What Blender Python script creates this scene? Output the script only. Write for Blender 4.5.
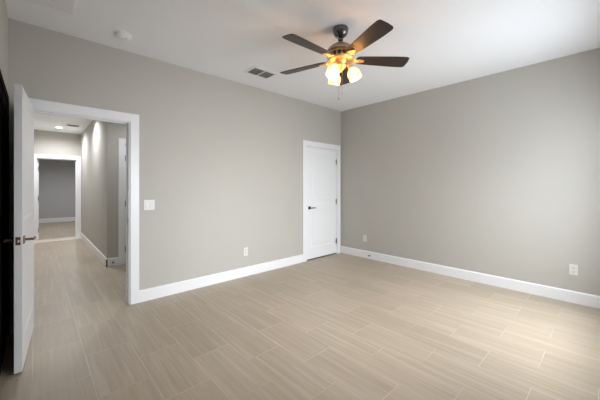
import bpy, bmesh, math, random
from mathutils import Vector, Matrix
random.seed(4)
for o in list(bpy.data.objects): bpy.data.objects.remove(o)
SC = bpy.context.scene; COL = SC.collection
PI = math.pi

# ------------------------------------------------------------ camera
CH = 1.307                      # eye height
YAW = math.atan2(.679, .734)    # angle of the back wall to the image plane
cam = bpy.data.cameras.new('camera'); cam_o = bpy.data.objects.new('camera', cam); COL.objects.link(cam_o)
cam.sensor_width = 36.0; cam.lens = 285.0/600*36; cam.shift_y = -(200-186.7)/600
cam_o.location = (0, 0, CH); cam_o.rotation_euler = (PI/2, 0, -YAW)
cam.clip_start = .02; cam.clip_end = 60
SC.camera = cam_o
# ------------------------------------------------------------ world, light, exposure
SC.view_settings.view_transform = 'Standard'; SC.view_settings.look = 'None'
SC.view_settings.gamma = 1; SC.view_settings.use_curve_mapping = False
SC.view_settings.exposure = 0.0
W = bpy.data.worlds.new('daylight'); SC.world = W; W.use_nodes = True
W.node_tree.nodes['Background'].inputs[0].default_value = (.72, .82, 1, 1)
W.node_tree.nodes['Background'].inputs[1].default_value = 1.2
SC.cycles.max_bounces = 12; SC.cycles.diffuse_bounces = 8

def area(name, loc, rot, sx, sy, power, col, spread=PI, shape='RECTANGLE'):
    l = bpy.data.lights.new(name, 'AREA'); l.shape = shape; l.size = sx; l.size_y = sy
    l.energy = power; l.color = col; l.spread = spread
    o = bpy.data.objects.new(name, l); COL.objects.link(o); o.location = loc; o.rotation_euler = rot
    return o
# daylight by the window behind the camera, then an added fill for the back wall
DAY = (.91, .96, 1)
area('ground_daylight', (3.25, -.30, 1.40), (PI/2-.15, 0, 0), 1.35, 1.55, 43, DAY, 3.0)
area('sky_daylight', (3.3, -.62, 1.75), (PI/2-.8, 0, 0), 1.15, 1.0, 26, DAY, 1.8)
area('back_wall_fill', (1.75, -.34, 1.42), (PI/2-.2, 0, 0), .8, 1.1, 20, DAY, 1.35)  # added lamp, makes a pool of light on the back wall

# ------------------------------------------------------------ dimensions
XL, XR, YF, YB, H = -.184, 4.441, -.22, 3.602, 2.8      # bedroom
TW = .12
HH, HX, HXL, HY, HE = 2.67, .85, -.25, 5.556, 9.3        # hallway
# ------------------------------------------------------------ materials
def mat(name, col, rough=.6, metal=0, bump=0, bscale=200, spec=.5, var=0, vscale=3):
    m = bpy.data.materials.new(name); m.use_nodes = True
    nt = m.node_tree; b = nt.nodes['Principled BSDF']
    b.inputs['Base Color'].default_value = (*col, 1); b.inputs['Roughness'].default_value = rough
    b.inputs['Metallic'].default_value = metal; b.inputs['Specular IOR Level'].default_value = spec
    tc = nt.nodes.new('ShaderNodeTexCoord')
    if bump:
        n = nt.nodes.new('ShaderNodeTexNoise'); n.inputs['Scale'].default_value = bscale; n.inputs['Detail'].default_value = 3
        nt.links.new(tc.outputs['Object'], n.inputs['Vector'])
        bp = nt.nodes.new('ShaderNodeBump'); bp.inputs['Strength'].default_value = bump; bp.inputs['Distance'].default_value = .001
        nt.links.new(n.outputs['Fac'], bp.inputs['Height']); nt.links.new(bp.outputs['Normal'], b.inputs['Normal'])
    n2 = nt.nodes.new('ShaderNodeTexNoise'); n2.inputs['Scale'].default_value = vscale; n2.inputs['Detail'].default_value = 4
    nt.links.new(tc.outputs['Object'], n2.inputs['Vector'])
    r = nt.nodes.new('ShaderNodeMapRange'); r.inputs[3].default_value = 1-(var or .01); r.inputs[4].default_value = 1+(var or .01)
    nt.links.new(n2.outputs['Fac'], r.inputs[0])
    mx = nt.nodes.new('ShaderNodeMix'); mx.data_type = 'RGBA'; mx.blend_type = 'MULTIPLY'; mx.inputs[0].default_value = 1
    mx.inputs[6].default_value = (*col, 1); nt.links.new(r.outputs[0], mx.inputs[7]); nt.links.new(mx.outputs[2], b.inputs['Base Color'])
    return m
def emis(name, col, s):
    m = mat(name, col, .4); b = m.node_tree.nodes['Principled BSDF']
    b.inputs['Emission Color'].default_value = (*col, 1); b.inputs['Emission Strength'].default_value = s
    return m
WALL = mat('greige_wall_paint', (.505, .492, .455), .75, bump=.25, bscale=260, spec=.3)
GREYWALL = mat('grey_wall_paint', (.50, .505, .51), .8, bump=.2, bscale=260, spec=.3)
CEIL = mat('ceiling_paint', (.91, .93, .96), .9, bump=.3, bscale=180, spec=.2)
TRIM = mat('white_trim_paint', (.85, .865, .89), .35, spec=.45)
DOORW = mat('white_door_paint', (.85, .865, .89), .38, spec=.45)
BLACK = mat('matte_black', (.010, .0098, .0095), .9, spec=.05)
PLATE = mat('white_plastic', (.74, .73, .70), .35)
SLOT = mat('dark_slot', (.03, .03, .03), .6)
BRONZE = mat('brushed_bronze', (.34, .23, .18), .38, 1)
BOLT = mat('satin_silver', (.8, .79, .77), .45, 1)
NICKEL = mat('dark_nickel', (.16, .16, .165), .25, 1)
STEEL = mat('satin_steel', (.35, .33, .31), .35, 1)
DOME = mat('antique_bronze', (.42, .32, .23), .4, 1)
BRASS = mat('polished_brass', (.95, .68, .34), .42, 1)
LOUVRE = mat('grey_louvre', (.50, .50, .50), .5)
VENTW = mat('white_enamel', (.86, .87, .88), .4)
BULB = emis('warm_bulb', (1, .78, .45), 14)
DOWN = emis('downlight_lens', (1, .95, .86), 14)
FOIL = mat('pull_chain_metal', (.6, .55, .45), .3, 1)
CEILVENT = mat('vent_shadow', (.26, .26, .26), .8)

def shade_mat():
    m = bpy.data.materials.new('frosted_glass'); m.use_nodes = True; nt = m.node_tree
    b = nt.nodes['Principled BSDF']; b.inputs['Base Color'].default_value = (1, .86, .66, 1); b.inputs['Roughness'].default_value = .35
    b.inputs['Emission Color'].default_value = (1, .74, .42, 1)
    tc = nt.nodes.new('ShaderNodeTexCoord'); n = nt.nodes.new('ShaderNodeTexNoise'); n.inputs['Scale'].default_value = 14
    nt.links.new(tc.outputs['Object'], n.inputs[0])
    r = nt.nodes.new('ShaderNodeMapRange'); r.inputs[3].default_value = .45; r.inputs[4].default_value = .9
    nt.links.new(n.outputs[0], r.inputs[0]); nt.links.new(r.outputs[0], b.inputs['Emission Strength'])
    t = nt.nodes.new('ShaderNodeBsdfTransparent'); t.inputs[0].default_value = (1, .84, .6, 1)
    mx = nt.nodes.new('ShaderNodeMixShader'); mx.inputs[0].default_value = .55
    nt.links.new(t.outputs[0], mx.inputs[1]); nt.links.new(b.outputs[0], mx.inputs[2]); nt.links.new(mx.outputs[0], nt.nodes['Material Output'].inputs[0])
    return m
SHADE = shade_mat()
def wood_mat():
    m = bpy.data.materials.new('dark_walnut'); m.use_nodes = True; nt = m.node_tree
    b = nt.nodes['Principled BSDF']; b.inputs['Roughness'].default_value = .36; b.inputs['Specular IOR Level'].default_value = .6
    tc = nt.nodes.new('ShaderNodeTexCoord'); mp = nt.nodes.new('ShaderNodeMapping'); mp.inputs['Scale'].default_value = (4, 60, 20)
    n = nt.nodes.new('ShaderNodeTexNoise'); n.inputs['Scale'].default_value = 1.5; n.inputs['Detail'].default_value = 6
    cr = nt.nodes.new('ShaderNodeValToRGB'); cr.color_ramp.elements[0].color = (.016, .008, .005, 1); cr.color_ramp.elements[1].color = (.045, .024, .015, 1)
    nt.links.new(tc.outputs['Object'], mp.inputs[0]); nt.links.new(mp.outputs[0], n.inputs[0]); nt.links.new(n.outputs[0], cr.inputs[0])
    nt.links.new(cr.outputs[0], b.inputs['Base Color'])
    return m
WOOD = wood_mat()
def glass_mat():
    m = bpy.data.materials.new('window_glass'); m.use_nodes = True; nt = m.node_tree
    for n in list(nt.nodes): nt.nodes.remove(n)
    out = nt.nodes.new('ShaderNodeOutputMaterial'); t = nt.nodes.new('ShaderNodeBsdfTransparent'); g = nt.nodes.new('ShaderNodeBsdfGlossy')
    g.inputs['Roughness'].default_value = .02; mx = nt.nodes.new('ShaderNodeMixShader'); mx.inputs[0].default_value = .05
    nt.links.new(t.outputs[0], mx.inputs[1]); nt.links.new(g.outputs[0], mx.inputs[2]); nt.links.new(mx.outputs[0], out.inputs[0])
    return m
GLASS = glass_mat()
def tile_mat():
    m = bpy.data.materials.new('linear_porcelain_tile'); m.use_nodes = True; nt = m.node_tree; N = nt.nodes.new; L = nt.links.new
    b = nt.nodes['Principled BSDF']; tc = N('ShaderNodeTexCoord')
    sp = N('ShaderNodeSeparateXYZ'); L(tc.outputs['Object'], sp.inputs[0])
    def madd(src, add):
        a = N('ShaderNodeMath'); a.operation = 'ADD'; a.inputs[1].default_value = add; L(src, a.inputs[0]); return a.outputs[0]
    cb = N('ShaderNodeCombineXYZ'); L(madd(sp.outputs['Y'], 12-.34), cb.inputs['X']); L(madd(sp.outputs['X'], .298*20+.02), cb.inputs['Y'])
    br = N('ShaderNodeTexBrick'); L(cb.outputs[0], br.inputs['Vector']); br.offset = .5; br.offset_frequency = 2; br.squash = 1
    br.inputs['Scale'].default_value = 1; br.inputs['Mortar Size'].default_value = .0022; br.inputs['Mortar Smooth'].default_value = .3
    br.inputs['Bias'].default_value = 0; br.inputs['Brick Width'].default_value = .6; br.inputs['Row Height'].default_value = .298
    br.inputs['Color1'].default_value = (0, 0, 0, 1); br.inputs['Color2'].default_value = (1, 1, 1, 1); br.inputs['Mortar'].default_value = (.5, .5, .5, 1)
    # streaks along the tile, shifted tile by tile
    off = N('ShaderNodeMath'); off.operation = 'MULTIPLY'; off.inputs[1].default_value = 37; L(br.outputs['Color'], off.inputs[0])
    c2 = N('ShaderNodeCombineXYZ')
    sx = N('ShaderNodeMath'); sx.operation = 'MULTIPLY'; sx.inputs[1].default_value = 46; L(sp.outputs['X'], sx.inputs[0])
    sy = N('ShaderNodeMath'); sy.operation = 'MULTIPLY'; sy.inputs[1].default_value = 1.6; L(sp.outputs['Y'], sy.inputs[0])
    L(sx.outputs[0], c2.inputs['X']); L(sy.outputs[0], c2.inputs['Y']); L(off.outputs[0], c2.inputs['Z'])
    n1 = N('ShaderNodeTexNoise'); n1.inputs['Scale'].default_value = 1; n1.inputs['Detail'].default_value = 5; n1.inputs['Roughness'].default_value = .6
    n1.inputs['Distortion'].default_value = .6; L(c2.outputs[0], n1.inputs[0])
    cr = N('ShaderNodeValToRGB'); e = cr.color_ramp.elements
    e[0].position = .3; e[0].color = (.38, .312, .235, 1); e[1].position = .72; e[1].color = (.47, .40, .315, 1)
    x = e.new(.5); x.color = (.42, .351, .270, 1)
    L(n1.outputs[0], cr.inputs[0])
    # light veins
    n3 = N('ShaderNodeTexNoise'); n3.inputs['Scale'].default_value = .45; n3.inputs['Detail'].default_value = 2; L(c2.outputs[0], n3.inputs[0])
    v = N('ShaderNodeMapRange'); v.inputs[1].default_value = .57; v.inputs[2].default_value = .66; v.inputs[3].default_value = 0; v.inputs[4].default_value = .3; L(n3.outputs[0], v.inputs[0])
    m1 = N('ShaderNodeMix'); m1.data_type = 'RGBA'; L(v.outputs[0], m1.inputs[0]); L(cr.outputs[0], m1.inputs[6]); m1.inputs[7].default_value = (.58, .51, .43, 1)
    # tile to tile tone
    tr = N('ShaderNodeMapRange'); tr.inputs[3].default_value = .95; tr.inputs[4].default_value = 1.05; L(br.outputs['Color'], tr.inputs[0])
    m2 = N('ShaderNodeMix'); m2.data_type = 'RGBA'; m2.blend_type = 'MULTIPLY'; m2.inputs[0].default_value = 1; L(m1.outputs[2], m2.inputs[6]); L(tr.outputs[0], m2.inputs[7])
    gn = N('ShaderNodeTexNoise'); gn.inputs['Scale'].default_value = 2.2; gn.inputs['Detail'].default_value = 2; L(tc.outputs['Object'], gn.inputs[0])
    gr = N('ShaderNodeMapRange'); gr.inputs[1].default_value = .35; gr.inputs[2].default_value = .65; gr.inputs[3].default_value = .15; gr.inputs[4].default_value = 1; L(gn.outputs[0], gr.inputs[0])
    gm = N('ShaderNodeMath'); gm.operation = 'MULTIPLY'; L(br.outputs['Fac'], gm.inputs[0]); L(gr.outputs[0], gm.inputs[1])
    m3 = N('ShaderNodeMix'); m3.data_type = 'RGBA'; L(gm.outputs[0], m3.inputs[0]); L(m2.outputs[2], m3.inputs[6]); m3.inputs[7].default_value = (.66, .58, .48, 1)
    L(m3.outputs[2], b.inputs['Base Color'])
    rr = N('ShaderNodeMapRange'); rr.inputs[3].default_value = .36; rr.inputs[4].default_value = .52; L(n1.outputs[0], rr.inputs[0]); L(rr.outputs[0], b.inputs['Roughness'])
    bp = N('ShaderNodeBump'); bp.inputs['Strength'].default_value = .25; bp.inputs['Distance'].default_value = .0015; bp.invert = True
    L(br.outputs['Fac'], bp.inputs['Height']); L(bp.outputs[0], b.inputs['Normal'])
    return m
TILE = tile_mat()

# ------------------------------------------------------------ mesh helpers
def new(): return bmesh.new()
def bx(bm, x0, x1, y0, y1, z0, z1, bev=0, M=None):
    r = bmesh.ops.create_cube(bm, size=1)['verts']
    for v in r: v.co = Vector(((x0+x1)/2+v.co.x*(x1-x0), (y0+y1)/2+v.co.y*(y1-y0), (z0+z1)/2+v.co.z*(z1-z0)))
    if bev:
        es = list({e for v in r for e in v.link_edges})
        g = bmesh.ops.bevel(bm, geom=es, offset=bev, segments=2, affect='EDGES', profile=.5)
        r = list({v for f in g['faces'] for v in f.verts} | {v for v in r if v.is_valid})
    if M is not None:
        for v in r: v.co = M @ v.co
    return r
def lathe(bm, prof, seg=40, M=None, close=False):
    rings = []
    for (r, z) in prof:
        if r < 1e-6: rings.append([bm.verts.new((0, 0, z))])
        else: rings.append([bm.verts.new((r*math.cos(2*PI*i/seg), r*math.sin(2*PI*i/seg), z)) for i in range(seg)])
    pairs = list(zip(rings[:-1], rings[1:]))
    if close: pairs.append((rings[-1], rings[0]))
    for a, b in pairs:
        for i in range(seg):
            j = (i+1) % seg
            if len(a) == 1 and len(b) == 1: continue
            if len(a) == 1: bm.faces.new((a[0], b[i], b[j]))
            elif len(b) == 1: bm.faces.new((a[i], a[j], b[0]))
            else: bm.faces.new((a[i], a[j], b[j], b[i]))
    vs = [v for r in rings for v in r]
    if M is not None:
        for v in vs: v.co = M @ v.co
    return vs
def tube(bm, pts, rad, seg=10):
    pts = [Vector(p) for p in pts]; n = len(pts); rs = rad if isinstance(rad, (list, tuple)) else [rad]*n
    rings = []; up = Vector((0, 0, 1))
    for i, p in enumerate(pts):
        d = (pts[min(i+1, n-1)]-pts[max(i-1, 0)]).normalized()
        a = d.cross(up)
        if a.length < .05: a = d.cross(Vector((1, 0, 0)))
        a.normalize(); b = d.cross(a)
        rings.append([bm.verts.new(p+rs[i]*(a*math.cos(2*PI*k/seg)+b*math.sin(2*PI*k/seg))) for k in range(seg)])
    for r0, r1 in zip(rings[:-1], rings[1:]):
        for k in range(seg): bm.faces.new((r0[k], r0[(k+1) % seg], r1[(k+1) % seg], r1[k]))
    bm.faces.new(rings[0][::-1]); bm.faces.new(rings[-1])
def prism(bm, outline, z0, z1, M=None, bev=0):
    lo = [bm.verts.new((x, y, z0)) for x, y in outline]; hi = [bm.verts.new((x, y, z1)) for x, y in outline]
    n = len(outline); bm.faces.new(lo[::-1]); bm.faces.new(hi)
    for i in range(n): bm.faces.new((lo[i], lo[(i+1) % n], hi[(i+1) % n], hi[i]))
    vs = lo+hi
    if M is not None:
        for v in vs: v.co = M @ v.co
    return vs
def obj(name, bm, m, parent=None, smooth=False, loc=None):
    bmesh.ops.recalc_face_normals(bm, faces=bm.faces)
    me = bpy.data.meshes.new(name); bm.to_mesh(me); bm.free(); me.materials.append(m)
    if smooth:
        for p in me.polygons: p.use_smooth = True
        me.set_sharp_from_angle(angle=math.radians(38))
    o = bpy.data.objects.new(name, me); COL.objects.link(o)
    if parent: o.parent = parent
    if loc: o.location = loc
    return o
def tag(o, label, cat, group=None, kind=None):
    o['label'] = label; o['category'] = cat
    if group: o['group'] = group
    if kind: o['kind'] = kind
    return o
def thing(name, label, cat, loc=(0, 0, 0), rz=0, group=None, kind=None):
    o = bpy.data.objects.new(name, None); o.empty_display_size = .1; COL.objects.link(o); o.location = loc; o.rotation_euler = (0, 0, rz)
    return tag(o, label, cat, group, kind)
def struct(name, bm, m, label, cat, **k):
    return tag(obj(name, bm, m, **k), label, cat, kind='structure')
def copy_tree(o, parent=None):
    c = o.copy(); COL.objects.link(c); c.parent = parent
    for ch in list(o.children): copy_tree(ch, c)
    return c
def wall_with_holes(bm, axis, a0, a1, t0, t1, z0, z1, holes):
    """wall running along axis; holes = (from, to, bottom, top) in order"""
    def seg(p0, p1, q0, q1):
        if p1-p0 < 1e-4 or q1-q0 < 1e-4: return
        if axis == 'x': bx(bm, p0, p1, t0, t1, q0, q1)
        else: bx(bm, t0, t1, p0, p1, q0, q1)
    c = a0
    for (h0, h1, b, t) in holes:
        seg(c, h0, z0, z1); seg(h0, h1, z0, b); seg(h0, h1, t, z1); c = h1
    seg(c, a1, z0, z1)

# ------------------------------------------------------------ room shell
D1 = (-.04, .763, 2.03)        # bedroom doorway in the back wall
D2 = (3.478, 4.315, 2.03)      # closed door near the corner
D3 = (1.95, 3.57, 2.04)        # near-black leaves in the left wall
W1 = (2.55, 3.95, .55, 2.25); W2 = (1.3, 2.15, .75, 2.1)  # second opening is added, for the fill on the back wall
XO = 4.9
b = new(); bx(b, -1.2, XO, -.5, 14.1, -.12, 0)
struct('floor', b, TILE, 'beige wood-look tile floor with pale grout lines, streaked lengthwise', 'floor')
b = new(); bx(b, XL-TW, XR+TW, YF-TW, YB+TW, H, H+.1)
struct('ceiling', b, CEIL, 'flat white ceiling above the bedroom', 'ceiling')
b = new(); wall_with_holes(b, 'x', XL, XR, YB, YB+TW, 0, H, [(D1[0], D1[1], 0, D1[2]), (D2[0], D2[1], 0, D2[2])])
struct('wall_back', b, WALL, 'greige bedroom wall with the open doorway and the closed white door', 'wall')
b = new(); bx(b, XR, XR+TW, YF-TW, YB+TW, 0, H)
struct('wall_right', b, WALL, 'plain greige wall on the right with two outlets', 'wall')
b = new(); wall_with_holes(b, 'y', YF-TW, YB+TW, XL-TW, XL, 0, H, [(D3[0], D3[1], 0, D3[2])])
struct('wall_left', b, WALL, 'greige wall at the far left edge, seen edge on', 'wall')
b = new(); wall_with_holes(b, 'x', XL, XR, YF-TW, YF, 0, H, [W2, W1])
struct('wall_front', b, WALL, 'window wall on the camera side of the bedroom', 'wall')

# hallway and far room
b = new(); bx(b, HXL-TW, 2.5, YB+TW, HY+TW, HH, HH+.1); bx(b, HXL-TW, HX+TW, HY+TW, HE+TW, HH, HH+.1)
struct('ceiling_hall', b, CEIL, 'white hallway ceiling seen through the doorway', 'ceiling')
b = new(); bx(b, HXL-TW, HXL, YB+TW, HE, 0, HH)
struct('wall_hall_left', b, WALL, 'hallway wall hidden behind the open white door', 'wall')
b = new(); bx(b, HX, HX+TW, HY+TW, HE, 0, HH)
struct('wall_hall_right', b, WALL, 'long greige hallway wall washed by the downlights', 'wall')
D4 = (1.09, 1.87, 2.03)
b = new(); wall_with_holes(b, 'x', HX, 2.5, HY, HY+TW, 0, HH, [(D4[0], D4[1], 0, D4[2])])
struct('wall_hall_return', b, WALL, 'short greige wall facing the bedroom, beside the white hall door', 'wall')
b = new(); bx(b, 2.38, 2.5, YB+TW, HY, 0, HH)
struct('wall_hall_side', b, WALL, 'greige wall closing the hallway on its right', 'wall')
D5 = (-.005, .765, 2.0)
b = new(); wall_with_holes(b, 'x', HXL-TW, HX+TW, HE, HE+TW, 0, HH, [(D5[0], D5[1], 0, D5[2])])
struct('wall_hall_end', b, WALL, 'greige wall at the end of the hallway above the far doorway', 'wall')
b = new(); bx(b, -.9, 2.6, 13.85, 13.97, 0, HH)
struct('wall_far_back', b, GREYWALL, 'grey wall of the far room seen through both doorways', 'wall')
b = new(); bx(b, -1.02, -.9, HE+TW, 13.97, 0, HH)
struct('wall_far_left', b, GREYWALL, 'left wall of the far room', 'wall')
b = new(); bx(b, 2.6, 2.72, HE+TW, 13.97, 0, HH)
struct('wall_far_right', b, GREYWALL, 'right wall of the far room', 'wall')
b = new(); bx(b, -1.02, HXL-TW, HE, HE+TW, 0, HH); bx(b, HX+TW, 2.72, HE, HE+TW, 0, HH)
struct('wall_far_front', b, GREYWALL, 'wall of the far room either side of the hallway end', 'wall')
b = new(); bx(b, -1.02, 2.72, HE+TW, 13.97, HH, HH+.1)
struct('ceiling_far', b, CEIL, 'ceiling of the far room', 'ceiling')

# baseboards: flat board with an eased top edge
BH, BT = .133, .016
def base_x(bm, x0, x1, y, s, h=BH):   # s=-1 board stands on the -y side of y
    vs = [(0, 0), (BT, 0), (BT, h-.012), (BT*.45, h), (0, h)]
    a = [bm.verts.new((x0, y+s*p, q)) for p, q in vs]; c = [bm.verts.new((x1, y+s*p, q)) for p, q in vs]
    bm.faces.new(a); bm.faces.new(c[::-1])
    for i in range(5): bm.faces.new((a[i], a[(i+1) % 5], c[(i+1) % 5], c[i]))
def base_y(bm, y0, y1, x, s, h=BH):
    vs = [(0, 0), (BT, 0), (BT, h-.012), (BT*.45, h), (0, h)]
    a = [bm.verts.new((x+s*p, y0, q)) for p, q in vs]; c = [bm.verts.new((x+s*p, y1, q)) for p, q in vs]
    bm.faces.new(a); bm.faces.new(c[::-1])
    for i in range(5): bm.faces.new((a[i], a[(i+1) % 5], c[(i+1) % 5], c[i]))
CW, CT = .087, .018
b = new(); base_x(b, D1[1]+CW, D2[0]-CW, YB, -1)
struct('baseboard_back', b, TRIM, 'white baseboard along the wall between the two doors', 'baseboard')
b = new(); base_y(b, YF, YB, XR, -1)
struct('baseboard_right', b, TRIM, 'white baseboard along the right wall', 'baseboard')
b = new(); base_y(b, YF, D3[0]-.03, XL, 1)
struct('baseboard_left', b, TRIM, 'white baseboard along the left wall', 'baseboard')
b = new(); base_x(b, XL+BT, XR-BT, YF, 1)
struct('baseboard_front', b, TRIM, 'white baseboard under the windows', 'baseboard')
b = new(); base_y(b, HY-BT, HE, HX, -1); base_x(b, HX-BT, D4[0]-CW, HY, -1)
struct('baseboard_hall', b, TRIM, 'white baseboard wrapping the hallway corner', 'baseboard')
b = new(); base_x(b, -.9, 2.6, 13.85, -1, .15)
struct('baseboard_far', b, TRIM, 'white baseboard in the far grey room', 'baseboard')
b = new(); bx(b, HXL, HX-BT, 8.98, HE+TW, 0, .004)
PALE = mat('pale_threshold_tile', (.74, .68, .58), .4, var=.05, vscale=9)
struct('trim_1', b, PALE, 'pale threshold strip on the floor at the far doorway', 'threshold')

# ------------------------------------------------------------ doors
def frame_mesh(w, h, depth, both=True):
    """door frame in local coordinates: opening x 0..w, wall from y 0 (room side) to depth"""
    bm = new(); jt = .018
    for ys in ([(-CT, 0)] + ([(depth, depth+CT)] if both else [])):
        bx(bm, -CW, .0, ys[0], ys[1], 0, h+CW, .003); bx(bm, w, w+CW, ys[0], ys[1], 0, h+CW, .003); bx(bm, -.001, w+.001, ys[0], ys[1], h, h+CW, .003)
    return bm
def jamb_mesh(w, h, depth, stop):
    bm = new(); jt = .012
    bx(bm, 0, jt, 0, depth, 0, h); bx(bm, w-jt, w, 0, depth, 0, h); bx(bm, jt, w-jt, 0, depth, h-jt, h)
    bx(bm, jt, jt+.01, stop, stop+.035, 0, h-jt); bx(bm, w-jt-.01, w-jt, stop, stop+.035, 0, h-jt); bx(bm, jt+.01, w-jt-.01, stop, stop+.035, h-jt-.01, h-jt)
    return bm
def leaf_mesh(w, h, t, z0=.012, panels=True):
    """door leaf from x 0..w, y 0..t with two moulded panels on both faces"""
    bm = new(); st = .115; zs = [z0, .22, .92, 1.06, h-.12, h]
    rc = .008
    # stiles and rails
    bx(bm, 0, st, 0, t, z0, h); bx(bm, w-st, w, 0, t, z0, h)
    for a, c in ((zs[0], zs[1]), (zs[2], zs[3]), (zs[4], zs[5])): bx(bm, st, w-st, 0, t, a, c)
    for a, c in ((zs[1], zs[2]), (zs[3], zs[4])):
        bx(bm, st, w-st, rc, t-rc, a, c)
        for y0, s in ((0, 1), (t, -1)):      # ogee slope and raised field
            o = [(st, a), (w-st, a), (w-st, c), (st, c)]
            m = .028
            i = [(st+m, a+m), (w-st-m, a+m), (w-st-m, c-m), (st+m, c-m)]
            j = [(st+m+.02, a+m+.02), (w-st-m-.02, a+m+.02), (w-st-m-.02, c-m-.02), (st+m+.02, c-m-.02)]
            V = lambda p, d: bm.verts.new((p[0], y0+s*d, p[1]))
            vo = [V(p, 0) for p in o]; vi = [V(p, rc*.9) for p in i]; vj = [V(p, rc*.25) for p in j]
            for k in range(4):
                l = (k+1) % 4
                bm.faces.new((vo[k], vo[l], vi[l], vi[k])); bm.faces.new((vi[k], vi[l], vj[l], vj[k]))
            bm.faces.new(vj)
    return bm
def lever_mesh(side, dirx):
    """lever on the face y=0 (side -1 points to -y); dirx = direction of the lever along x"""
    bm = new()
    bx(bm, -.027, .027, *sorted((0, side*.009)), -.027, .027, .003)
    tube(bm, [(0, side*.006, 0), (0, side*.045, 0)], .0095, 14)
    tube(bm, [(0, side*.047, 0), (dirx*.012, side*.055, 0), (dirx*.05, side*.056, .001), (dirx*.095, side*.054, 0), (dirx*.122, side*.048, -.003)], [.010, .0105, .009, .0078, .006], 12)
    return bm
def hinge_mesh():
    bm = new()
    for k in range(5): tube(bm, [(0, 0, -.044+k*.018), (0, 0, -.044+k*.018+.0165)], .0068, 12)
    lathe(bm, [(0, .054), (.005, .052), (.007, .047), (.005, .045), (0, .045)], 12); lathe(bm, [(0, -.052), (.005, -.05), (.007, -.046), (.005, -.044), (0, -.044)], 12)
    bx(bm, -.024, -.003, -.0015, .0015, -.044, .044); bx(bm, .003, .012, -.0015, .0015, -.044, .044)
    return bm

# door_1: open bedroom door
d = thing('door_1', 'open white panel door swung into the bedroom at the left, with its doorway frame', 'door', (D1[0], YB, 0), kind='structure')
w1 = D1[1]-D1[0]
obj('door_casing', frame_mesh(w1, D1[2], TW), TRIM, d); obj('door_jamb', jamb_mesh(w1, D1[2], TW, .05), TRIM, d)
LT = .040
lf = obj('door_leaf', leaf_mesh(.792, 2.02, LT), DOORW, d)
# hinge line at the left jamb; leaf runs back towards the camera
ang = math.atan2(-.80, -.058)
lf.location = (-.016, -.022, 0); lf.rotation_euler = (0, 0, ang)     # local y 0 face... +y faces +x
for s, yy in ((-1, 0), (1, LT)):
    h_ = obj('lever_handle', lever_mesh(s, -1), BRONZE, lf, True); h_.location = (.792-.065, yy, .928)
b = new(); bx(b, 0, .002, -.0125, .0125, -.028, .028, .0006); lp = obj('latch_plate', b, BRONZE, lf); lp.location = (.792, LT/2, .928)
b = new(); bx(b, .002, .010, -.006, .006, -.009, .009, .002); lb = obj('latch_bolt', b, BOLT, lf); lb.location = (.792, LT/2, .928)
for z in (.25, 1.02, 1.79):
    hg = obj('hinge', hinge_mesh(), STEEL, lf, True); hg.location = (-.004, -.003, z); hg.rotation_euler = (0, 0, PI)
b = new(); bx(b, -.0015, 0, -.012, .012, -.028, .028); bx(b, -.006, -.0015, -.02, -.012, -.02, .02, .001)
sp_ = obj('strike_plate', b, BRONZE, d); sp_.location = (w1-.012, .028, .93)

# door_2: closed door near the corner
d = thing('door_2', 'closed white two-panel door beside the room corner', 'door', (D2[0], YB, 0), kind='structure')
w2 = D2[1]-D2[0]
obj('door_casing', frame_mesh(w2, D2[2], TW), TRIM, d); obj('door_jamb', jamb_mesh(w2, D2[2], TW, .042), TRIM, d)
lf = obj('door_leaf', leaf_mesh(w2-.03, 2.012, .036, .018), DOORW, d); lf.location = (.015, .004, 0)
h_ = obj('lever_handle', lever_mesh(-1, 1), NICKEL, lf, True); h_.location = (.065, 0, .93)
for z in (.25, 1.02, 1.79):
    hg = obj('hinge', hinge_mesh(), STEEL, lf, True); hg.location = (w2-.03+.0015, -.006, z)
b = new(); bx(b, .02, w2-.02, .003, .035, .002, .012)
obj('gap_shade', b, SLOT, d)  # dark strip standing in for the shade in the gap under the door

# dark_leaves: near-black leaves over an unidentified dark area of the left wall
d = thing('dark_leaves', 'near-black panelled leaves in the left wall behind the open white door', 'door', (XL, D3[0], 0), PI/2, kind='structure')
b = new(); w3 = D3[1]-D3[0]
for k in range(2):
    x0 = .004+k*w3/2; x1 = w3/2-.002+k*w3/2
    bx(b, x0, x1, .0, .036, .008, 2.03)
    for a, c in ((.2, .95), (1.08, 1.92)):
        bx(b, x0+.1, x1-.1, -.004, .0, a, a+.02); bx(b, x0+.1, x1-.1, -.004, 0, c-.02, c); bx(b, x0+.1, x0+.12, -.004, 0, a, c); bx(b, x1-.12, x1-.1, -.004, 0, a, c)
obj('door_leaf', b, BLACK, d)
b = new(); bx(b, -.0, w3, .0, .09, 2.03, 2.04); bx(b, 0, w3, .04, .1, .0, 2.03)
obj('door_jamb', b, BLACK, d)
b = new(); bx(b, w3, w3+.03, -.006, 0, 0, 2.1); bx(b, -.03, w3, -.006, 0, 2.04, 2.1)
obj('door_casing', b, BLACK, d)

# door_4: hall door
d = thing('door_4', 'white door seen as a sliver in the hallway beside the near doorway jamb', 'door', (D4[0], HY, 0), kind='structure')
w4 = D4[1]-D4[0]
obj('door_casing', frame_mesh(w4, D4[2], TW), TRIM, d); obj('door_jamb', jamb_mesh(w4, D4[2], TW, .06), TRIM, d)
lf = obj('door_leaf', leaf_mesh(w4-.03, 2.012, .036), DOORW, d); lf.location = (.015, .02, 0)
for z in (.25, 1.02, 1.79):
    hg = obj('hinge', hinge_mesh(), STEEL, lf, True); hg.location = (.001, -.006, z); hg.rotation_euler = (0, 0, PI)
h_ = obj('lever_handle', lever_mesh(-1, -1), NICKEL, lf, True); h_.location = (w4-.03-.065, 0, .93)

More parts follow.
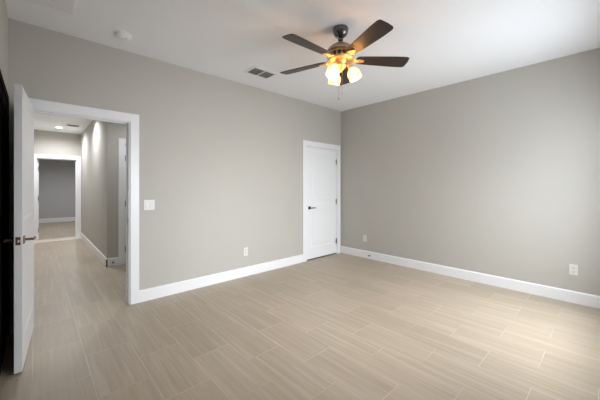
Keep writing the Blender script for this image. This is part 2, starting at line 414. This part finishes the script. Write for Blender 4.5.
# door_5: far door, open into the far room
d = thing('door_5', 'far white door opened into the grey room, at the end of the hallway', 'door', (D5[0], HE, 0), kind='structure')
w5 = D5[1]-D5[0]
bm = new()
for ys in ((-CT, 0), (TW, TW+CT)):
    bx(bm, -CW, 0, *ys, 0, D5[2]+CW, .003); bx(bm, w5, w5+.085-BT*0, *ys, 0, D5[2]+CW, .003); bx(bm, -.001, w5+.001, *ys, D5[2], D5[2]+CW, .003)
obj('door_casing', bm, TRIM, d); obj('door_jamb', jamb_mesh(w5, D5[2], TW, .05), TRIM, d)
lf = obj('door_leaf', leaf_mesh(w5-.03, 1.98, .036), DOORW, d); lf.location = (.048, TW+.008, 0); lf.rotation_euler = (0, 0, PI/2)
for z in (.25, 1.02, 1.75):
    hg = obj('hinge', hinge_mesh(), BRONZE, lf, True); hg.location = (-.006, .002, z)

# windows behind the camera; the narrow one is added for the back wall fill
def window(name, w, label):
    x0, x1, z0, z1 = w
    t = thing(name, label, 'window', ((x0+x1)/2, YF-TW/2, z0), kind='structure')
    hw = (x1-x0)/2; hh = z1-z0; b = new(); f = .045
    for zz in ((0, f), (hh-f, hh), (hh/2-.02, hh/2+.02)): bx(b, -hw, hw, -.03, .03, *zz)
    bx(b, -hw, -hw+f, -.03, .03, f, hh-f); bx(b, hw-f, hw, -.03, .03, f, hh-f)
    
    obj('window_frame', b, TRIM, t)
    b = new(); bx(b, -hw+f, hw-f, -.004, 0, f, hh-f); obj('window_pane', b, GLASS, t)
    b = new(); bx(b, -hw-.04, hw+.04, .06, .085, -.03, 0, .004); bx(b, -hw, hw, .03, .06, -.03, 0); obj('window_sill', b, TRIM, t)
window('window_1', W1, 'wide window in the wall behind the camera'); window('fill_window', W2, 'narrow window added behind the camera to let in fill for the back wall')

# ------------------------------------------------------------ ceiling fan
FX, FY, R0 = 2.106, 1.714, .650
fan = thing('ceiling_fan', 'five-blade bronze ceiling fan with dark blades and a lit light kit, hanging from the ceiling', 'ceiling fan', (FX, FY, H))
def zz(z): return z-H
def L_(name, prof, m, parent=fan, seg=48, **k):
    b = new(); lathe(b, [(r, zz(z)) for r, z in prof], seg); return obj(name, b, m, parent, True, **k)
L_('canopy', [(0, 2.80), (.070, 2.80), (.072, 2.792), (.072, 2.778), (.067, 2.752), (.056, 2.732), (.040, 2.719), (.026, 2.714), (0, 2.714)], NICKEL)
b = new(); tube(b, [(0, 0, zz(2.712)), (0, 0, zz(2.645))], .0125, 20); lathe(b, [(.0125, zz(2.70)), (.024, zz(2.697)), (.024, zz(2.684)), (.0125, zz(2.68))], 24)
obj('downrod', b, NICKEL, fan, True)
L_('motor_housing', [(0, 2.656), (.024, 2.656), (.034, 2.652), (.066, 2.642), (.098, 2.622), (.120, 2.600), (.133, 2.578), (.136, 2.568), (.130, 2.560), (.118, 2.558), (0, 2.558)], DOME)
# vented brass ring
b = new()
lathe(b, [(.118, zz(2.559)), (.129, zz(2.557)), (.126, zz(2.549)), (.110, zz(2.547)), (.108, zz(2.559))], 48, close=True)
lathe(b, [(.086, zz(2.512)), (.114, zz(2.512)), (.124, zz(2.505)), (.118, zz(2.490)), (.095, zz(2.482)), (.05, zz(2.484)), (.05, zz(2.505))], 48, close=True)
for k in range(16):
    a = 2*PI*k/16; c_, s_ = math.cos(a), math.sin(a)
    tube(b, [(.116*c_, .116*s_, zz(2.550)), (.120*c_, .120*s_, zz(2.530)), (.110*c_, .110*s_, zz(2.508))], [.011, .0065, .011], 8)
obj('vent_ring', b, BRASS, fan, True)
L_('motor_core', [(0, 2.559), (.088, 2.559), (.090, 2.512), (0, 2.512)], DOME)
BZ = 2.506
def blade_outline():
    pts = []; r0, r1 = .150, R0
    def hw(t): return .050+.024*min(1, t*1.25)**.8
    n = 14; up = []
    for i in range(n+1):
        t = i/n; up.append((r0+.02+(r1-.035-r0-.02)*t, hw(t)))
    tip = [(r1-.035+.035*math.sin(q), hw(1)-.022+.022*math.cos(q)) for q in (PI/8, PI/4, 3*PI/8)]
    endc = [(r1+.004*(1-abs(s)), s*(hw(1)-.03)) for s in (1, .5, 0, -.5, -1)]
    root = [(r0+.004, .036), (r0, .018)]
    half = up+tip
    pts = half+endc+[(x, -y) for x, y in reversed(half)]+[(r0+.004, -.036), (r0, -.018), (r0, .018), (r0+.004, .036)]
    return pts
def iron_mesh():
    b = new()
    # curved arm and the leaf-shaped plate under the blade
    for s in (-1, 1):
        tube(b, [(.100, s*.016, .004), (.118, s*.024, .0), (.138, s*.020, -.008), (.155, s*.010, -.013), (.165, s*.004, -.012)], [.0075, .008, .0075, .007, .006], 8)
    tube(b, [(.100, 0, .002), (.125, 0, -.004), (.16, 0, -.011)], [.008, .007, .009], 8)
    M = Matrix.Translation((0, 0, 0))
    out = []
    for i in range(28):
        q = 2*PI*i/28; out.append((.185+.044*math.cos(q), .028*math.sin(q)*(1-.25*math.cos(q))))
    prism(b, out, -.013, -.0065)
    lathe(b, [(0, -.018), (.012, -.0165), (.02, -.013), (.02, -.010)], 16, Matrix.Diagonal((1.6, 1, 1, 1)) @ Matrix.Translation((.185/1.6, 0, 0)))
    for x, y in ((.155, 0), (.208, .012), (.208, -.012)): lathe(b, [(0, -.0165), (.004, -.0155), (.005, -.013), (.005, -.011)], 10, Matrix.Translation((x, y, 0)))
    return b
bl0 = ir0 = None
PITCH = math.radians(-12)
for k in range(5):
    a = math.radians(5.4-42.8+72*k)
    if k == 0:
        b = new(); prism(b, blade_outline(), -.0035, .0035)
        bl0 = obj('blade', b, WOOD, fan); ir0 = obj('blade_iron', iron_mesh(), BRASS, fan, True)
        mod = None
        B, I = bl0, ir0
    else:
        B = bl0.copy(); COL.objects.link(B); B.parent = fan
        I = ir0.copy(); COL.objects.link(I); I.parent = fan
    B.location = (0, 0, zz(BZ)); I.location = (0, 0, zz(BZ))
    B.rotation_euler = (Matrix.Rotation(a, 4, 'Z') @ Matrix.Rotation(PITCH, 4, 'X')).to_euler()
    I.rotation_euler = (Matrix.Rotation(a, 4, 'Z') @ Matrix.Rotation(PITCH*.7, 4, 'X')).to_euler()
L_('switch_housing', [(0, 2.486), (.058, 2.486), (.062, 2.482), (.058, 2.474), (.048, 2.470), (.044, 2.462), (.052, 2.452), (.056, 2.440), (.050, 2.428), (.034, 2.420), (.026, 2.404), (.016, 2.398), (.012, 2.388), (0, 2.384)], BRASS)
for k in range(3):
    a = math.radians(-130+120*k-42.8); c_, s_ = math.cos(a), math.sin(a)
    b = new(); tube(b, [(.045*c_, .045*s_, zz(2.440)), (.070*c_, .070*s_, zz(2.452)), (.085*c_, .085*s_, zz(2.446)), (.092*c_, .092*s_, zz(2.432))], .0075, 10)
    tilt = math.radians(24)
    M = Matrix.Translation((.090*c_, .090*s_, zz(2.436))) @ Matrix.Rotation(a, 4, 'Z') @ Matrix.Rotation(-tilt, 4, 'Y')
    lathe(b, [(0, .006), (.02, .004), (.024, -.006), (.024, -.022), (.02, -.024), (0, -.024)], 20, M)
    obj('lamp_arm', b, BRASS, fan, True)
    b = new()
    outer = [(.022, -.018), (.030, -.028), (.044, -.042), (.055, -.062), (.060, -.084), (.059, -.106), (.056, -.120), (.060, -.130)]
    inner = [(r-.003, z) for r, z in reversed(outer)]
    lathe(b, outer+inner, 32, M, close=True)
    sh = obj('lamp_shade', b, SHADE, fan, True)
    b = new(); lathe(b, [(0, -.022), (.012, -.024), (.013, -.045), (.022, -.065), (.027, -.082), (.022, -.098), (.010, -.106), (0, -.108)], 20, M)
    obj('bulb', b, BULB, sh, True)
    l = bpy.data.lights.new('lamp_light', 'POINT'); l.energy = 16; l.color = (1, .66, .36); l.shadow_soft_size = .034
    lo = bpy.data.objects.new('lamp_light', l); COL.objects.link(lo); lo.parent = fan
    p = M @ Vector((0, 0, -.08)); lo.location = p
for dx, dy, zb in ((.012, -.010, 2.20), (-.012, .012, 2.15)):
    b = new(); tube(b, [(dx, dy, zz(2.40)), (dx, dy, zz(zb))], .0016, 6)
    for i in range(int((2.40-zb)/.012)): lathe(b, [(0, zz(2.4-i*.012)), (.0025, zz(2.4-i*.012)-.0025), (0, zz(2.4-i*.012)-.005)], 6, Matrix.Translation((dx, dy, 0)))
    lathe(b, [(0, zz(zb)), (.004, zz(zb)-.004), (.0055, zz(zb)-.018), (.003, zz(zb)-.026), (0, zz(zb)-.028)], 12, Matrix.Translation((dx, dy, 0)))
    obj('pull_chain', b, FOIL, fan, True)

# ------------------------------------------------------------ ceiling fittings
t = thing('air_vent', 'grey louvred air register in the ceiling left of the fan', 'air vent', (2.165, 3.095, H))
b = new(); f = .028; hx, hy = .185, .125
bx(b, -hx, hx, -hy, -hy+f, -.008, 0, .002); bx(b, -hx, hx, hy-f, hy, -.008, 0, .002); bx(b, -hx, -hx+f, -hy+f, hy-f, -.008, 0, .002); bx(b, hx-f, hx, -hy+f, hy-f, -.008, 0, .002); bx(b, -.008, .008, -hy+f, hy-f, -.009, 0)
obj('vent_frame', b, VENTW, t)
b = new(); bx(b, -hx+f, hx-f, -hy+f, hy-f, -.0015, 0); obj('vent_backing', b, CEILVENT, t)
b = new()
for s in (-1, 1):
    for k in range(9):
        y = -hy+f+.012+k*.0215
        M = Matrix.Translation((s*(hx-f+.008)/2, y, -.0045)) @ Matrix.Rotation(.5, 4, 'X')
        bx(b, -(hx-f-.012)/2, (hx-f-.012)/2, -.007, .007, -.0006, .0006, 0, M)
obj('vent_louvres', b, LOUVRE, t)

t = thing('smoke_detector', 'round white smoke detector on the ceiling above the open doorway', 'smoke detector', (.625, 3.225, H))
b = new(); lathe(b, [(0, 0), (.070, 0), (.072, -.006), (.068, -.011), (.060, -.012), (0, -.012)], 40); obj('mounting_plate', b, VENTW, t, True)
b = new(); lathe(b, [(0, -.012), (.062, -.012), (.064, -.020), (.060, -.034), (.045, -.042), (.020, -.045), (0, -.045)], 40)
for k in range(18):
    a = 2*PI*k/18; bx(b, .056, .0655, -.004, .004, -.033, -.018, 0, Matrix.Rotation(a, 4, 'Z'))
obj('detector_body', b, VENTW, t, True)
b = new(); lathe(b, [(0, -.0455), (.007, -.0465), (.009, -.043), (.009, -.040)], 14, Matrix.Translation((.022, -.02, 0))); obj('test_button', b, LOUVRE, t, True)

t = thing('access_panel', 'white framed ceiling panel cut off by the top edge above the door', 'ceiling panel', (-.02, 2.85, H))
b = new(); hx, hy, f = .248, .29, .125
hx0 = -.13
bx(b, hx0, hx, hy-f, hy, -.012, 0, .003); bx(b, hx0, hx, -hy, -hy+f, -.012, 0, .003); bx(b, hx-f, hx, -hy+f, hy-f, -.012, 0, .003); bx(b, hx0, hx0+.03, -hy+f, hy-f, -.012, 0, .003)
obj('panel_frame', b, VENTW, t)
b = new(); bx(b, hx0+.03, hx-f, -hy+f, hy-f, -.004, 0); obj('panel_board', b, CEIL, t)

t = thing('downlight', 'glowing round recessed downlight in the hallway ceiling near the far doorway', 'ceiling light', (.385, 8.55, HH), group=None)
b = new(); lathe(b, [(.058, 0), (.085, 0), (.085, -.004), (.062, -.008), (.055, -.004)], 36, close=True); obj('trim_ring', b, VENTW, t, True)
b = new(); lathe(b, [(0, -.002), (.056, -.002), (.056, -.0045), (0, -.0055)], 36); obj('lens', b, DOWN, t, True)
t2 = copy_tree(t); t2.location = (.50, 6.72, HH); t2['label'] = 'recessed downlight over the middle of the hallway, hidden above the doorway head'
t4 = copy_tree(t); t4.location = (.9, 11.6, HH); t4['label'] = 'added downlight brightening the far grey room, out of sight'  # unseen lamp added to brighten the far room
t3 = copy_tree(t); t3.location = (1.2, 4.6, HH); t3['label'] = 'recessed downlight over the near end of the hallway, hidden above the doorway head'
for loc, e, sa in (((.385, 8.55, HH-.02), 84, 168), ((.52, 6.72, HH-.02), 75, 158), ((1.3, 4.7, HH-.02), 40, 168), ((.9, 11.6, HH-.02), 150, 160)):
    l = bpy.data.lights.new('downlight_beam', 'SPOT'); l.energy = e; l.color = (.97, .975, 1); l.spot_size = math.radians(sa); l.spot_blend = .7; l.shadow_soft_size = .04
    lo = bpy.data.objects.new('downlight_beam', l); COL.objects.link(lo); lo.location = loc
t = thing('air_vent', 'small dark air register in the hallway ceiling beside the downlight', 'air vent', (.60, 8.1, HH))
b = new(); bx(b, -.11, .11, -.11, .11, -.006, 0, .002); obj('vent_frame', b, LOUVRE, t)
b = new()
for k in range(7): bx(b, -.09, .09, -.084+k*.026, -.068+k*.026, -.010, -.006)
obj('vent_louvres', b, CEILVENT, t)

# ------------------------------------------------------------ wall plates
def outlet(loc, rz, label):
    t = thing('wall_outlet', label, 'outlet', loc, rz, group=None)
    b = new(); bx(b, -.037, .037, -.006, 0, -.060, .060, .0025); obj('cover_plate', b, PLATE, t)
    for s in (-1, 1):
        b = new(); lathe(b, [(0, .0065), (.0165, .0065), (.0165, .003)], 24, Matrix.Translation((0, -.0015, s*.0215)) @ Matrix.Rotation(PI/2, 4, 'X'))
        r = obj('receptacle', b, PLATE, t, True)
        b = new(); bx(b, -.0085, -.0055, -.0088, -.0078, s*.0215-.002, s*.0215+.008); bx(b, .0055, .0085, -.0088, -.0078, s*.0215-.002, s*.0215+.007); bx(b, -.003, .003, -.0088, -.0078, s*.0215-.011, s*.0215-.006)
        obj('socket_slots', b, SLOT, r)
    return t
outlet((2.247, YB, .358), 0, 'white outlet low on the back wall, between the doorway and the closed door')
outlet((XR, 3.04, .357), -PI/2, 'white outlet low on the right wall close to the room corner')
outlet((XR, .265, .371), -PI/2, 'white outlet low on the right wall near the right edge of the photo')
t = thing('light_switch', 'white double rocker light switch beside the open doorway', 'light switch', (.957, YB, 1.096))
b = new(); bx(b, -.058, .058, -.006, 0, -.058, .058, .0025); obj('cover_plate', b, PLATE, t)
for s in (-1, 1):
    b = new(); bx(b, s*.023-.0165, s*.023+.0165, -.0095, -.0055, -.033, .033, .0015, Matrix.Rotation(.03*s, 4, 'X')); obj('rocker', b, PLATE, t)
    b = new(); bx(b, s*.023-.0185, s*.023+.0185, -.0065, -.0055, -.035, .035); obj('rocker_bezel', b, LOUVRE, t)
def stop(loc, rz, label):
    t = thing('door_stop', label, 'door stop', loc, rz)
    b = new(); lathe(b, [(0, 0), (.014, 0), (.014, .004), (.006, .008), (.0055, .034), (0, .034)], 16, Matrix.Rotation(PI/2, 4, 'X')); obj('stem', b, STEEL, t, True)
    b = new(); lathe(b, [(0, .033), (.009, .033), (.010, .040), (.007, .045), (0, .046)], 16, Matrix.Rotation(PI/2, 4, 'X')); obj('bumper', b, SLOT, t, True)
stop((XR-BT, 2.93, .062), -PI/2, 'small metal door stop on the right-hand baseboard near the corner')
stop((.925, HY-BT, .062), 0, 'small metal door stop on the hallway baseboard by the hall door')
